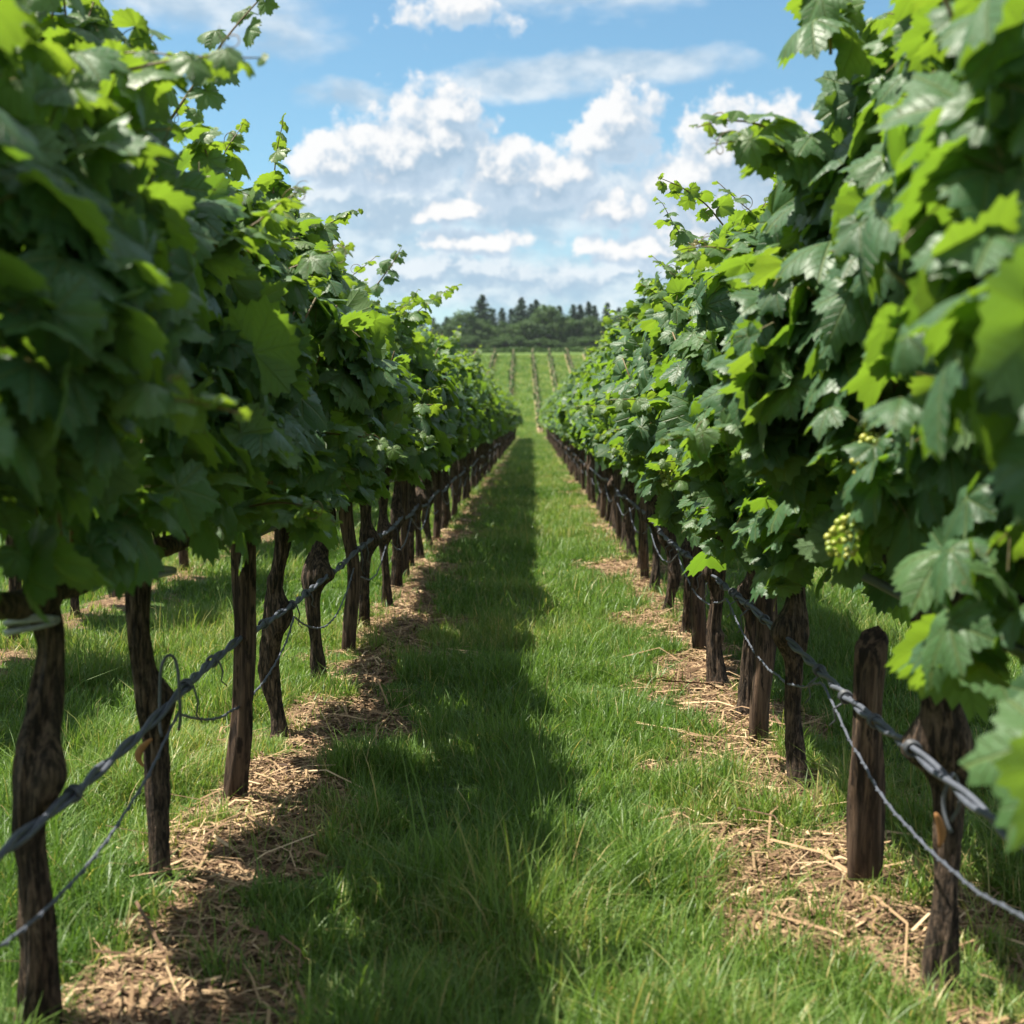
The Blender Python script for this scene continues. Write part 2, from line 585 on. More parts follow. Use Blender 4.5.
def litter(x0, x1, y0, y1, dens, lmin, lmax, wmin, wmax, chip=False, thr=0.35):
    n = int((x1 - x0) * (y1 - y0) * dens)
    x = rng.uniform(x0, x1, n); y = rng.uniform(y0, y1, n)
    ok = (rng.random(n) < sstep(strawness(x, y), thr - 0.25, thr + 0.45)) & (np.abs(x) < 0.40 * y + 0.9)
    x, y = x[ok], y[ok]; n = len(x)
    L = rng.uniform(lmin, lmax, n) * rng.lognormal(-.1, .5, n); wd = rng.uniform(wmin, wmax, n)
    a = rng.random(n) * np.pi * 2
    d = np.stack([np.cos(a), np.sin(a), rng.normal(0, 0.16, n)], -1)
    s = np.stack([-np.sin(a), np.cos(a), rng.normal(0, 0.35, n)], -1)
    z = zg(x, y) + np.abs(rng.normal(0.004, 0.006, n)) + 0.004
    c = np.stack([x, y, z], -1)
    bend = rng.normal(0, 0.12, n)
    vs = []
    for f in (-0.5, 0.0, 0.5):
        for sg in (-1, 1):
            wf = 1.0 if not chip else rng.uniform(0.5, 1.2, n)
            p = c + d * (L * f)[:, None] + s * (sg * wd * wf * 0.5 + bend * L * (1 - 4 * f * f))[:, None]
            p[:, 2] += (1 - 4 * f * f) * 0.07 * L
            vs.append(p)
    V = np.stack(vs, 1)
    b = (np.arange(n) * 6)[:, None]
    F = [np.concatenate([b + np.array([0, 1, 3, 2]), b + np.array([2, 3, 5, 4])])]
    tint = np.clip(rng.normal(0.55 if not chip else 0.40, 0.24, n), 0, 1)
    ST.add(V.reshape(-1, 3), F, tint=np.repeat(tint, 6))


for a, b in ((-1.7, -0.3), (0.3, 1.6)):
    litter(a, b, 2.5, 6.5, 2500, 0.02, 0.11, 0.002, 0.0045)
    litter(a, b, 2.5, 6.5, 1700, 0.012, 0.04, 0.006, 0.016, True)
    litter(a, b, 6.5, 12, 2600, 0.04, 0.12, 0.003, 0.006)
    litter(a, b, 6.5, 12, 500, 0.02, 0.05, 0.008, 0.018, True)
    litter(a, b, 12, 30, 500, 0.06, 0.16, 0.006, 0.012)
    litter(a, b, 2.5, 9, 240, 0.10, 0.22, 0.005, 0.010, False)
tag(link("straw_litter", ST.mesh("straw_litter", stm)), "dry straw and wood chips strewn under the vine rows", "straw", kind="stuff")

# ------------------------------------------------------------------ materials for vines
lm, N = new_mat("vine_leaf_mat")
luv = N.attr("luv", 'Vector'); tint = N.attr("tint")
ux, uy, uz = N.sep(luv)
ang = N.m('ARCTAN2', uy, ux)
rad = N.m('SQRT', N.m('ADD', N.m('MULTIPLY', ux, ux), N.m('MULTIPLY', uy, uy)))
AV = R(52)
fold = N.m('ABSOLUTE', N.m('SUBTRACT', N.m('MODULO', N.m('ADD', ang, AV * 0.5 + AV * 8), AV), AV * 0.5))
va = N.m('MULTIPLY', rad, N.m('COSINE', fold))
vb = N.m('MULTIPLY', rad, N.m('SINE', fold))
mainv = N.ss(vb, 0.010, 0.030, 1.0, 0.0)
sec = N.m('ABSOLUTE', N.m('SUBTRACT', N.m('FRACT', N.m('MULTIPLY', N.m('SUBTRACT', va, N.m('MULTIPLY', vb, 0.85)), 6.5)), 0.5))
secv = N.m('MULTIPLY', N.ss(sec, 0.40, 0.49), 0.55)
vein = N.m('MAXIMUM', mainv, secv)
geo = N.node('ShaderNodeNewGeometry')
co = obj_co(N)
mott = N.noise(co, 28, 3, 0.6)
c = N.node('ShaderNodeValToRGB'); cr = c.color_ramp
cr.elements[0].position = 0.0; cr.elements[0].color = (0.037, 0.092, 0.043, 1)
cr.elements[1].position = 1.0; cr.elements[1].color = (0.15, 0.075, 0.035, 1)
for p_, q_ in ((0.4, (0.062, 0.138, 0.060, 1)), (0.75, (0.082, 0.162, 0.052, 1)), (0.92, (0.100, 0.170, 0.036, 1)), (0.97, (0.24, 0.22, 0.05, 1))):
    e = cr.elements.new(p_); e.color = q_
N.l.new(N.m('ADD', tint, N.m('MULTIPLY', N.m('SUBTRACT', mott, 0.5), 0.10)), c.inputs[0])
spots = N.noise(co, 95, 2, 0.5)
top = N.mix(N.m('MULTIPLY', vein, 0.78), c.outputs[0], (0.13, 0.19, 0.06))
under = N.mix(0.55, c.outputs[0], (0.13, 0.20, 0.085))
base = N.mix(geo.outputs['Backfacing'], top, under)
pet = N.ss(uz, 0.4, 0.6)
base = N.mix(N.m('MULTIPLY', N.ss(spots, 0.68, 0.74), 0.7), base, (0.14, 0.10, 0.035))
base = N.mix(pet, base, (0.16, 0.12, 0.045))
bh = N.m('ADD', N.m('MULTIPLY', vein, -0.8), N.m('MULTIPLY', mott, 0.6))
rgh = N.m('ADD', N.m('MULTIPLY_ADD', mott, 0.22, 0.36), N.m('MULTIPLY', geo.outputs['Backfacing'], 0.35))
pr = principled(N, base, rgh, 0.40, bh, 0.006, 0.9)
tr = N.node('ShaderNodeBsdfTranslucent')
tcol = N.mix(tint, (0.125, 0.255, 0.018), (0.225, 0.325, 0.025))
tcol = N.mix(N.m('MULTIPLY', vein, 0.35), tcol, (0.12, 0.2, 0.02))
tcol = N.mix(1.0, tcol, (1.32, 1.32, 1.2), 'MULTIPLY')
tcol = N.mix(N.ss(tint, 0.95, 0.98), tcol, (0.12, 0.07, 0.025))
N.put(tr.inputs[0], tcol)
mx = N.node('ShaderNodeMixShader'); mx.inputs[0].default_value = 0.40
N.l.new(pr.outputs[0], mx.inputs[1]); N.l.new(tr.outputs[0], mx.inputs[2])
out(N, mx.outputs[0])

bm_, N = new_mat("vine_bark_mat")
co = obj_co(N)
st_ = N.v('MULTIPLY', co, (1, 1, 0.16))
n1 = N.noise(st_, 75, 5, 0.65, 0.5)
n2 = N.noise(co, 14, 4, 0.6)
n3 = N.noise(N.v('MULTIPLY', co, (1, 1, 0.3)), 190, 3, 0.6)
bc = N.mix(N.ss(n1, 0.40, 0.70), (0.015, 0.011, 0.008), (0.150, 0.102, 0.070))
bc = N.mix(N.ss(n2, 0.55, 0.78), bc, (0.16, 0.115, 0.080))
bc = N.mix(N.m('MULTIPLY', N.ss(n3, 0.6, 0.75), 0.4), bc, (0.22, 0.17, 0.125))
out(N, principled(N, bc, 0.85, 0.25, N.m('ADD', n1, N.m('MULTIPLY', n3, 0.3)), 0.014, 1.0).outputs[0])

cm_, N = new_mat("cane_mat")
co = obj_co(N)
cc = N.mix(N.noise(co, 9, 3, 0.5), (0.10, 0.045, 0.022), (0.15, 0.13, 0.035))
out(N, principled(N, cc, 0.55, 0.4).outputs[0])

pm_, N = new_mat("post_wood_mat")
co = obj_co(N)
n1 = N.noise(N.v('MULTIPLY', co, (1, 1, 0.06)), 60, 5, 0.65, 0.3)
n2 = N.noise(N.v('MULTIPLY', co, (1, 1, 0.4)), 11, 4, 0.6)
pc = N.mix(N.ss(n1, 0.35, 0.68), (0.024, 0.016, 0.012), (0.150, 0.098, 0.066))
pc = N.mix(N.m('MULTIPLY', N.ss(n2, 0.50, 0.75), N.ss(n1, 0.3, 0.6)), pc, (0.22, 0.155, 0.105))
pc = N.mix(N.ss(N.noise(N.v('MULTIPLY', co, (1, 1, 0.25)), 34, 4, 0.6), 0.52, 0.62), pc, (0.020, 0.014, 0.011))
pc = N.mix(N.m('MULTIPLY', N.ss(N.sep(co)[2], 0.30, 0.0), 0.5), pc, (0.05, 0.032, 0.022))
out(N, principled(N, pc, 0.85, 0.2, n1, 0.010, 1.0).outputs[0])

gm_, N = new_mat("grape_mat")
gcol = N.mix(N.attr("tint"), (0.20, 0.30, 0.045), (0.46, 0.42, 0.08))
p = principled(N, gcol, 0.38, 0.5)
p.inputs['Subsurface Weight'].default_value = 0.25
p.inputs['Subsurface Radius'].default_value = (0.006, 0.006, 0.002)
out(N, p.outputs[0])

wm_, N = new_mat("cable_mat")
wn = N.noise(obj_co(N), 30, 3, 0.6)
p = principled(N, N.mix(wn, (0.034, 0.039, 0.052), (0.105, 0.120, 0.155)), 0.55, 0.5, wn, 0.002, 0.5)
out(N, p.outputs[0])
tm_, N = new_mat("tie_mat")
wn = N.noise(obj_co(N), 40, 3, 0.6)
out(N, principled(N, N.mix(wn, (0.032, 0.034, 0.04), (0.09, 0.10, 0.118)), 0.5, 0.5).outputs[0])
wh_, N = new_mat("tape_mat")
wn = N.noise(obj_co(N), 60, 3, 0.6)
out(N, principled(N, N.mix(wn, (0.13, 0.14, 0.155), (0.36, 0.38, 0.40)), 0.5, 0.5).outputs[0])
om_, N = new_mat("dry_tag_mat")
out(N, principled(N, N.mix(N.noise(obj_co(N), 50, 3, 0.6), (0.16, 0.07, 0.025), (0.34, 0.17, 0.06)), 0.7, 0.3).outputs[0])

# ------------------------------------------------------------------ leaf templates
CT = np.array([0, 12, 26, 40, 52, 64, 78, 92, 104, 120, 140, 158, 170, 176])
CR = np.array([1.0, .90, .70, .83, .93, .82, .62, .72, .78, .69, .64, .58, .36, .14])


def leaf_template(nout, rings, seed, teeth=True):
    r_ = np.random.default_rng(seed)
    th = np.linspace(-R(176), R(176), nout)
    env = np.interp(np.abs(np.degrees(th)), CT, CR)
    dep = r_.uniform(0.25, 1.0)
    sm = np.interp(np.abs(np.degrees(th)), [0, 50, 104, 140, 158, 170, 176], [1.0, .93, .80, .68, .55, .34, .14])
    env = env * dep + sm * (1 - dep)
    env = env * (1 + 0.10 * np.sin(th * 1.0 + r_.uniform(0, 6)) * 0.6 + 0.05 * np.sin(th * 3 + r_.uniform(0, 6)))
    if teeth:
        tt = np.where(np.arange(nout) % 2 == 0, 1.055, 0.925) + r_.normal(0, 0.02, nout)
        env = env * tt
    fold = r_.uniform(0.02, 0.32); droop = r_.uniform(0.02, 0.34); ph = r_.uniform(0, 6, 4)
    wav = r_.uniform(0.03, 0.10)
    fa = np.abs((th + AV * 8.5) % AV - AV * 0.5) / (AV * 0.5)
    pts = [np.zeros((1, 3))]
    uvs = [np.zeros((1, 3))]
    for q_ in rings:
        r = env * q_ if q_ > 0.8 else env * q_ * 0.5 + q_ * 0.5 * np.minimum(env, 0.75)
        x = r * np.cos(th); y = r * np.sin(th)
        z = -fold * np.abs(y) - droop * r ** 2 + 0.085 * fa * np.sqrt(r) * (r < 2)
        z = z + wav * q_ ** 3 * np.sin(3 * th + ph[0]) + 0.6 * wav * q_ ** 3 * np.sin(5 * th + ph[1])
        z = z - 0.12 * q_ ** 6 * np.maximum(0, np.sin(2 * th + ph[2]))
        pts.append(np.stack([x, y, z], -1))
        uvs.append(np.stack([x, y, 0 * x], -1))
    V = np.concatenate(pts)
    U = np.concatenate(uvs)
    U[:, 2] = 0
    tri = np.stack([np.zeros(nout - 1, int), 1 + np.arange(nout - 1), 2 + np.arange(nout - 1)], -1)
    qs = []
    for k in range(len(rings) - 1):
        a = 1 + k * nout + np.arange(nout - 1)
        qs.append(np.stack([a, a + nout, a + nout + 1, a + 1], -1))
    return V, U, tri, (np.concatenate(qs) if qs else np.zeros((0, 4), int))


T_NEAR = [leaf_template(50, (0.3, 0.62, 0.86, 1.0), 100 + i) for i in range(9)]
T_MID = [leaf_template(25, (0.5, 1.0), 200 + i) for i in range(6)]
T_FAR = [leaf_template(9, (1.0,), 300 + i, False) for i in range(4)]


def unit(a):
    return a / (np.linalg.norm(a, axis=-1, keepdims=True) + 1e-9)


def put_leaves(mb, pos, nrm, tip, size, tint, templates, petiole=False, r_=None):
    """place one leaf per row"""
    n = len(pos)
    nrm = unit(nrm)
    tip = unit(tip - nrm * np.sum(tip * nrm, -1, keepdims=True))
    side = np.cross(nrm, tip)
    pick = r_.integers(0, len(templates), n)
    for k, (V, U, tri, qd) in enumerate(templates):
        s = np.where(pick == k)[0]
        if not len(s):
            continue
        m = len(V)
        P = (pos[s][:, None, :] + size[s][:, None, None] * (V[None, :, 0:1] * tip[s][:, None, :] + V[None, :, 1:2] * side[s][:, None, :]
                                                            + V[None, :, 2:3] * nrm[s][:, None, :]))
        b = (np.arange(len(s)) * m)[:, None, None]
        F = [(tri[None] + b).reshape(-1, 3)]
        if len(qd):
            F.append((qd[None] + b).reshape(-1, 4))
        mb.add(P.reshape(-1, 3), F, tint=np.repeat(tint[s], m), luv=np.tile(U, (len(s), 1)))
    if petiole:
        L = size * r_.uniform(0.7, 1.1, n)
        back = unit(-tip * 0.6 - nrm * 0.7 + r_.normal(0, .2, (n, 3)))
        wv = unit(np.cross(back, r_.normal(0, 1, (n, 3))))
        w2 = np.cross(back, wv)
        rr = 0.0016
        vs = []
        for f in (0, 0.5, 1.0):
            c = pos + back * (L * f)[:, None] + np.array([0, 0, 0.25]) * (L * f * (1 - f))[:, None]
            for a in (0, 2.094, 4.189):
                vs.append(c + rr * (math.cos(a) * wv + math.sin(a) * w2))
        V = np.stack(vs, 1)
        b = (np.arange(n) * 9)[:, None]
        F = []
        for j in (0, 3):
            for i in range(3):
                F.append(b + np.array([j + i, j + (i + 1) % 3, j + 3 + (i + 1) % 3, j + 3 + i]))
        u = np.zeros((n * 9, 3)); u[:, 2] = 1
        mb.add(V.reshape(-1, 3), [np.concatenate(F)], tint=np.repeat(tint * 0 + 0.5, 9), luv=u)


def foliage(seed, n, smul, templates, near, name, tall=1.0, sprays=6, lowz=0.93):
    """foliage mesh (leaves) and cane mesh for one vine, built round x = 0, y in -0.55..0.55"""
    r_ = np.random.default_rng(seed)
    mb = MB(); canes = []
    o1 = r_.uniform(0, 50)

    def halfw(y, z):
        t = 0.250 + 0.25 * (fbm(y * 2.4 + o1, z * 2.2 + o1 * 2, 2) - 0.5)
        t = t * (1 - 0.55 * sstep(z, 1.45, 1.95)) * (0.66 + 0.34 * sstep(z, 0.95, 1.2))
        return t

    def topz(y):
        return (1.93 + 0.44 * (fbm(y * 2.1 + o1 * 3, 0 * y + seed, 2) - 0.5)) * tall
    # side shell + interior
    big_n = int(n * 2.2)
    y = r_.uniform(-0.60, 0.60, big_n)
    tz = topz(y)
    n0, n = n, big_n
    z = lowz + 0.14 + (tz - lowz - 0.14) * r_.random(n) ** 0.95
    low = r_.random(n) < 0.09
    z = np.where(low, r_.uniform(lowz - 0.02, lowz + 0.16, n), z)
    hw = halfw(y, z)
    shell = r_.random(n) < 0.76
    sx = np.where(r_.random(n) < 0.5, -1.0, 1.0)
    clump = fbm(y * 4.2 + o1 + sx * 13, z * 4.2 + o1 * 1.7, 2)
    keep = np.argsort(r_.random(n) - 1.5 * sstep(clump, 0.36, 0.56))[:n0]
    y, z, tz, hw, shell, sx, clump = (q_[keep] for q_ in (y, z, tz, hw, shell, sx, clump))
    n = n0
    x = np.where(shell, sx * hw * (r_.uniform(0.66, 1.05, n) + 0.32 * sstep(clump, 0.4, 0.62)), r_.uniform(-1, 1, n) * hw)
    outw = np.stack([np.where(shell, sx, np.sign(x)), r_.normal(0, 0.35, n), 0 * x], -1)
    up = np.array([0, 0, 1.0])
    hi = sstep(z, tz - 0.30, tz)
    nrm = outw * (r_.uniform(0.15, 1.0, n) * (1 - 0.5 * hi))[:, None] + up * (r_.uniform(0.15, 1.1, n) + 0.3 * hi)[:, None] + r_.normal(0, 0.46, (n, 3))
    tip = np.array([0, 0, -1.0]) + outw * r_.uniform(0.0, 0.6, n)[:, None] + r_.normal(0, 0.62, (n, 3))
    size = smul * np.clip(r_.lognormal(math.log(0.083), 0.34, n), 0.034, 0.132) * (1 - 0.22 * hi)
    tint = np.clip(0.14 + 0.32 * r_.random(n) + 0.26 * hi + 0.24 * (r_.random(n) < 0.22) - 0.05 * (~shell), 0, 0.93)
    tint = np.where(r_.random(n) < 0.002, r_.uniform(0.95, 1.0, n), tint)
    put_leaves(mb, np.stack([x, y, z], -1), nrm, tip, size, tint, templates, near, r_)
    # canes climbing inside and free shoots leaving the top and the sides
    nc = 7 if near else 3
    for i in range(nc + sprays):
        free = i >= nc
        y0 = r_.uniform(-0.5, 0.5)
        if not free:
            z0, L = 0.90, r_.uniform(0.65, 0.9)
            p0 = np.array([r_.normal(0, 0.03), y0, z0]); d = np.array([r_.normal(0, 0.06), r_.normal(0, 0.10), 1.0])
        elif r_.random() < 0.72:
            z0 = topz(np.array([y0]))[0] - 0.15; L = r_.uniform(0.22, 0.48)
            p0 = np.array([r_.normal(0, 0.08), y0, z0]); d = np.array([r_.normal(0, 0.5), r_.normal(0, 0.35), 1.0])
        else:
            z0 = r_.uniform(0.95, 1.8); s_ = r_.choice([-1, 1]); L = r_.uniform(0.22, 0.4)
            p0 = np.array([s_ * 0.22, y0, z0]); d = np.array([s_ * 1.0, r_.normal(0, 0.5), r_.uniform(0.1, 0.7)])
        d = d / np.linalg.norm(d)
        m = 9
        pts = [p0]
        dd = d.copy()
        for k in range(m):
            dd = dd + r_.normal(0, 0.10, 3) + (np.array([0, 0, -0.05]) if free else 0)
            dd /= np.linalg.norm(dd)
            pts.append(pts[-1] + dd * L / m)
        pts = np.array(pts)
        rd = np.linspace(0.0042 if free else 0.0055, 0.0012 if free else 0.003, m + 1)
        cb = MB()
        v, f = tube(pts, rd, 6 if near else 4)
        cb.add(v, f)
        if free:
            k = int(7 + L * 14)
            f_ = np.linspace(0.12, 1.0, k)
            pp = np.stack([np.interp(f_, np.linspace(0, 1, m + 1), pts[:, j]) for j in range(3)], -1)
            sd = np.where(np.arange(k) % 2 == 0, 1.0, -1.0)[:, None] * np.cross(dd, [0.3, 0.2, 1.0])[None] + r_.normal(0, .35, (k, 3))
            sd = unit(sd)
            sz = smul * (0.088 * (1 - f_) ** 0.8 + 0.018) * r_.uniform(0.8, 1.2, k)
            put_leaves(mb, pp + sd * (sz * 0.5)[:, None], np.array([0, 0, 0.9]) + 0.5 * sd + r_.normal(0, .35, (k, 3)),
                       sd + np.array([0, 0, -0.35]) + 0.5 * dd, sz, np.clip(0.45 + 0.42 * f_ + r_.normal(0, .06, k), 0, 0.93), templates, False, r_)
            if near and r_.random() < 0.6:                      # a curling tendril
                tt = np.linspace(0, 1, 22)
                a = tt * r_.uniform(5, 10)
                rr = 0.028 * (1 - tt * 0.75)
                e = pts[-3]
                s2 = unit(sd[0])
                cv = e + s2 * (tt * 0.06 - 0.001)[:, None] + np.stack([rr * np.cos(a) - rr[0], 0.3 * rr * np.sin(a * .5), rr * np.sin(a)], -1)
                v, f = tube(cv, np.linspace(0.0016, 0.0007, 22), 5)
                cb.add(v, f)
        if near or free:
            canes.append(cb.mesh("cane", cm_))
    return mb.mesh(name, lm), canes


def long_shoot(pts, seed, kleaf=13, big=0.085):
    """one long free shoot for a near vine, with its leaves"""
    r_ = np.random.default_rng(seed)
    pts = np.array(pts, float)
    t = np.linspace(0, 1, len(pts)); tt = np.linspace(0, 1, 24)
    cv = np.stack([np.interp(tt, t, pts[:, j]) for j in range(3)], -1)
    for _ in range(3):
        cv[1:-1] = (cv[:-2] + 2 * cv[1:-1] + cv[2:]) / 4
    cb = MB(); mb = MB()
    v, f = tube(cv, np.linspace(0.0045, 0.0013, 24), 7)
    cb.add(v, f)
    fl = np.linspace(0.05, 1, kleaf)
    pp = np.stack([np.interp(fl, tt, cv[:, j]) for j in range(3)], -1)
    d = unit(cv[-1] - cv[0])
    sd = unit(np.where(np.arange(kleaf) % 2 == 0, 1.0, -1.0)[:, None] * unit(np.cross(d, [0.2, 1.0, 0.3]))[None] + r_.normal(0, .4, (kleaf, 3)))
    sz = (big * (1 - fl) ** 0.7 + 0.022) * r_.uniform(0.8, 1.15, kleaf)
    put_leaves(mb, pp + sd * (sz * 0.6)[:, None], np.array([0.1, -0.6, 0.6]) + r_.normal(0, .4, (kleaf, 3)),
               sd + np.array([0, 0, -0.8]), sz, np.clip(0.45 + 0.35 * fl, 0, .9), T_NEAR, True, r_)
    return mb.mesh("shoot_leaves", lm), cb.mesh("shoot", cm_)


def trunk_mesh(seed, sides, rings):
    r_ = np.random.default_rng(seed)
    o = r_.uniform(0, 90)
    z = np.linspace(-0.06, 0.93, rings)
    bx = 0.052 * (vnoise(z * 3.2 + o, 0 * z + seed) - 0.5) * 2 * np.minimum(1, (z + .06) * 3)
    by = 0.062 * (vnoise(z * 2.6 + o * 2, 0 * z + seed + 9) - 0.5) * 2 * np.minimum(1, (z + .06) * 3)
    sp = np.stack([bx, by, z], -1)
    rad = 0.036 * (1 + 0.55 * np.exp(-np.maximum(z, 0) / 0.035)) * (0.80 + 0.45 * vnoise(z * 7 + o, 0 * z)) * (1 + 0.22 * sstep(z, 0.75, 0.92))
    bz = 0.52 + r_.uniform(-0.03, 0.03); ba = r_.uniform(-0.7, 0.3); bs = r_.uniform(0.9, 1.6)
    kz = r_.uniform(0.2, 0.8); ka = r_.uniform(1.5, 4.5)
    tw = r_.uniform(-3, 3)

    def disp(i, a):
        zz = z[i]
        f = 1 + bs * np.exp(-((zz - bz) / 0.068) ** 2) * (0.22 + 1.15 * np.maximum(0, np.cos(a - ba)) ** 1.7)
        f = f + 0.7 * np.exp(-((zz - kz) / 0.035) ** 2) * np.maximum(0, np.cos(a - ka)) ** 3
        A = a + tw * zz
        f = f + 0.24 * (fbm(np.cos(A) * 2.2 + o, np.sin(A) * 2.2 + zz * 3.0 + 30, 3) - 0.5) * 2
        f = f - 0.26 * (1 - np.abs(2 * vnoise(np.cos(A) * 4.5 + o + 7, np.sin(A) * 4.5 + zz * 2.0 + 60) - 1)) ** 3 + 0.06
        f = f + 0.12 * (vnoise(np.cos(A) * 9 + o + 7, np.sin(A) * 9 + zz * 7 + 20) - 0.5) * 2
        return f
    mb = MB()
    v, f = tube(sp, rad, sides, disp)
    mb.add(v, f)
    return mb.mesh("trunk", bm_), sp[-1]


def cordon_mesh(seed, sides, rings, head):
    r_ = np.random.default_rng(seed + 500)
    mb = MB()
    for s in (-1, 1):
        t = np.linspace(0, 1, rings)
        y = head[1] + s * t * 0.54
        zc = head[2] - 0.05 + 0.045 * np.sin(t * 2.2) + 0.02 * (vnoise(t * 5 + seed, 0 * t + s) - 0.5)
        xc = head[0] * (1 - t) + 0.02 * (vnoise(t * 4 + seed, 0 * t + s + 9) - 0.5)
        rd = 0.030 - 0.013 * t + 0.006 * vnoise(t * 14 + seed, 0 * t + s)
        v, f = tube(np.stack([xc, y, zc], -1), rd, sides, lambda i, a: 1 + 0.2 * (vnoise(np.cos(a) * 3 + seed, np.sin(a) * 3 + i * 0.4) - 0.5))
        mb.add(v, f)
    # short spurs
    for k in range(6):
        y = r_.uniform(-0.45, 0.45)
        a = np.array([0, y, 0.90]); b = a + np.array([r_.normal(0, .02), r_.normal(0, .02), r_.uniform(.04, .09)])
        v, f = tube(np.linspace(a, b, 4), [0.012, 0.011, 0.010, 0.008], max(5, sides // 2))
        mb.add(v, f)
    return mb.mesh("cordon", bm_)


def sphere_pts(n=8, m=6):
    vs = [(0, 0, 1)]; fs3 = []; fs4 = []
    for i in range(1, m):
        for j in range(n):
            a = 2 * math.pi * j / n; p = math.pi * i / m
            vs.append((math.sin(p) * math.cos(a), math.sin(p) * math.sin(a), math.cos(p)))
    vs.append((0, 0, -1))
    for j in range(n):
        fs3.append((0, 1 + j, 1 + (j + 1) % n))
        b = 1 + (m - 2) * n
        fs3.append((len(vs) - 1, b + (j + 1) % n, b + j))
    for i in range(m - 2):
        for j in range(n):
            a = 1 + i * n + j; b = 1 + i * n + (j + 1) % n
            fs4.append((a, a + n, b + n, b))
    return np.array(vs, float), [np.array(fs3), np.array(fs4)]


SPH = sphere_pts()


def cluster_mesh(seed):
    r_ = np.random.default_rng(seed)
    mb = MB()
    v, f = tube(np.array([[0, 0, 0.07], [0.004, 0, 0.03], [0, 0, -0.02]]), 0.002, 5)
    mb.add(v, f, tint=0.2)
    for k in range(34):
        t = k / 34
        rr = 0.034 * math.sin(math.pi * (0.18 + 0.75 * (1 - t))) + 0.003
        a = k * 2.4
        c = np.array([rr * math.cos(a), rr * math.sin(a), -0.11 * t]) + r_.normal(0, 0.003, 3)
        mb.add(SPH[0] * 0.0095 * r_.uniform(0.75, 1.1) + c, SPH[1], tint=float(np.clip(r_.normal(0.45, 0.25), 0, 1)))
    return mb.mesh("grape_cluster", gm_)


def tie_mesh():
    mb = MB()
    a = np.linspace(0, 2 * np.pi, 18)
    for k in range(3):
        c = np.stack([0.050 * np.cos(a), 0.050 * np.sin(a), 0.845 + 0.011 * k + 0.010 * np.cos(a + k)], -1)
        v, f = tube(c, 0.0062, 6)
        mb.add(v, f)
    return mb.mesh("trunk_tie", wh_)


print("building vine parts")
NEAR = [foliage(11 + i, 570, 1.0, T_NEAR, True, "foliage", 1.0, 7) for i in range(7)]
NEAR_LOW = [foliage(111 + i, 600, 1.0, T_NEAR, True, "foliage", 1.0, 7, 0.76) for i in range(5)]
MIDV = [foliage(41 + i, 520, 1.04, T_MID, False, "foliage", 1.0, 6) for i in range(6)]
FARV = [foliage(71 + i, 330, 1.22, T_FAR, False, "foliage", 1.0, 5) for i in range(5)]
TR_N = [trunk_mesh(5 + i, 40, 110) for i in range(6)]
TR_F = [trunk_mesh(35 + i, 12, 26) for i in range(4)]
CO_N = [cordon_mesh(5 + i, 14, 22, h) for i, (m, h) in enumerate(TR_N)]
CO_F = [cordon_mesh(35 + i, 7, 9, h) for i, (m, h) in enumerate(TR_F)]
CLU = [cluster_mesh(i) for i in range(3)]
TIE = tie_mesh()

ORD = ["first", "second", "third", "fourth", "fifth", "sixth", "seventh", "eighth", "ninth", "tenth", "eleventh", "twelfth",
       "thirteenth", "fourteenth", "fifteenth", "sixteenth", "seventeenth", "eighteenth", "nineteenth", "twentieth"]
_vr = np.random.default_rng(99)
VINES = {}


def vine(x, y, flip, label, group, cnt):
    d = y
    o = bpy.data.objects.new("grapevine", None)
    COL.objects.link(o)
    o.empty_display_size = 0.1
    tag(o, label, "vine", group)
    r = (math.pi if flip else 0) + _vr.normal(0, 0.06)
    o.location = (x + _vr.normal(0, 0.012), y, float(zg(x, y)))
    o.rotation_euler = (0, 0, r)
    hs = 1 + _vr.normal(0, 0.025) + ((0.14 if flip else 0.09) if d < 3.6 else 0.05 if d < 5.2 else 0.02 if d < 12 else 0.0)
    if d < 11:
        fo, ca = NEAR_LOW[cnt % 5] if (flip and d < 8 and x > 0) else NEAR[cnt % len(NEAR)]
        k = (cnt * 5 + 1) % len(TR_N); tm, cm = TR_N[k][0], CO_N[k]
    elif d < 30:
        fo, ca = MIDV[cnt % len(MIDV)]
        k = cnt % len(TR_F); tm, cm = (TR_N[cnt % len(TR_N)][0], CO_N[cnt % len(TR_N)]) if d < 18 else (TR_F[k][0], CO_F[k])
    else:
        fo, ca = FARV[cnt % len(FARV)]
        k = cnt % len(TR_F); tm, cm = TR_F[k][0], CO_F[k]
    link("trunk", tm, o, scale=(0.88, 0.88, 1))
    link("cordon", cm, o)
    turn = math.pi if _vr.random() < 0.5 else 0.0
    link("foliage", fo, o, rot=(0, 0, turn), scale=(1, 1, hs))
    if d < 30:
        for c_ in ca:
            link("cane", c_, o, rot=(0, 0, turn), scale=(1, 1, hs))
    if d < 12:
        link("trunk_tie", TIE, o)
        for q_ in range(4 if d > 2.9 else 0):
            link("grape_cluster", CLU[int(_vr.integers(0, 3))], o,
                 loc=((_vr.uniform(0.17, 0.26) if flip else _vr.uniform(0.12, 0.24)) * (1 if q_ < 3 else -1), _vr.uniform(-.5, .5), _vr.uniform(1.05, 1.28)),
                 rot=(_vr.normal(0, .15), _vr.normal(0, .15), _vr.uniform(0, 6)), scale=(0.82,) * 3)
    return o


post_v = []


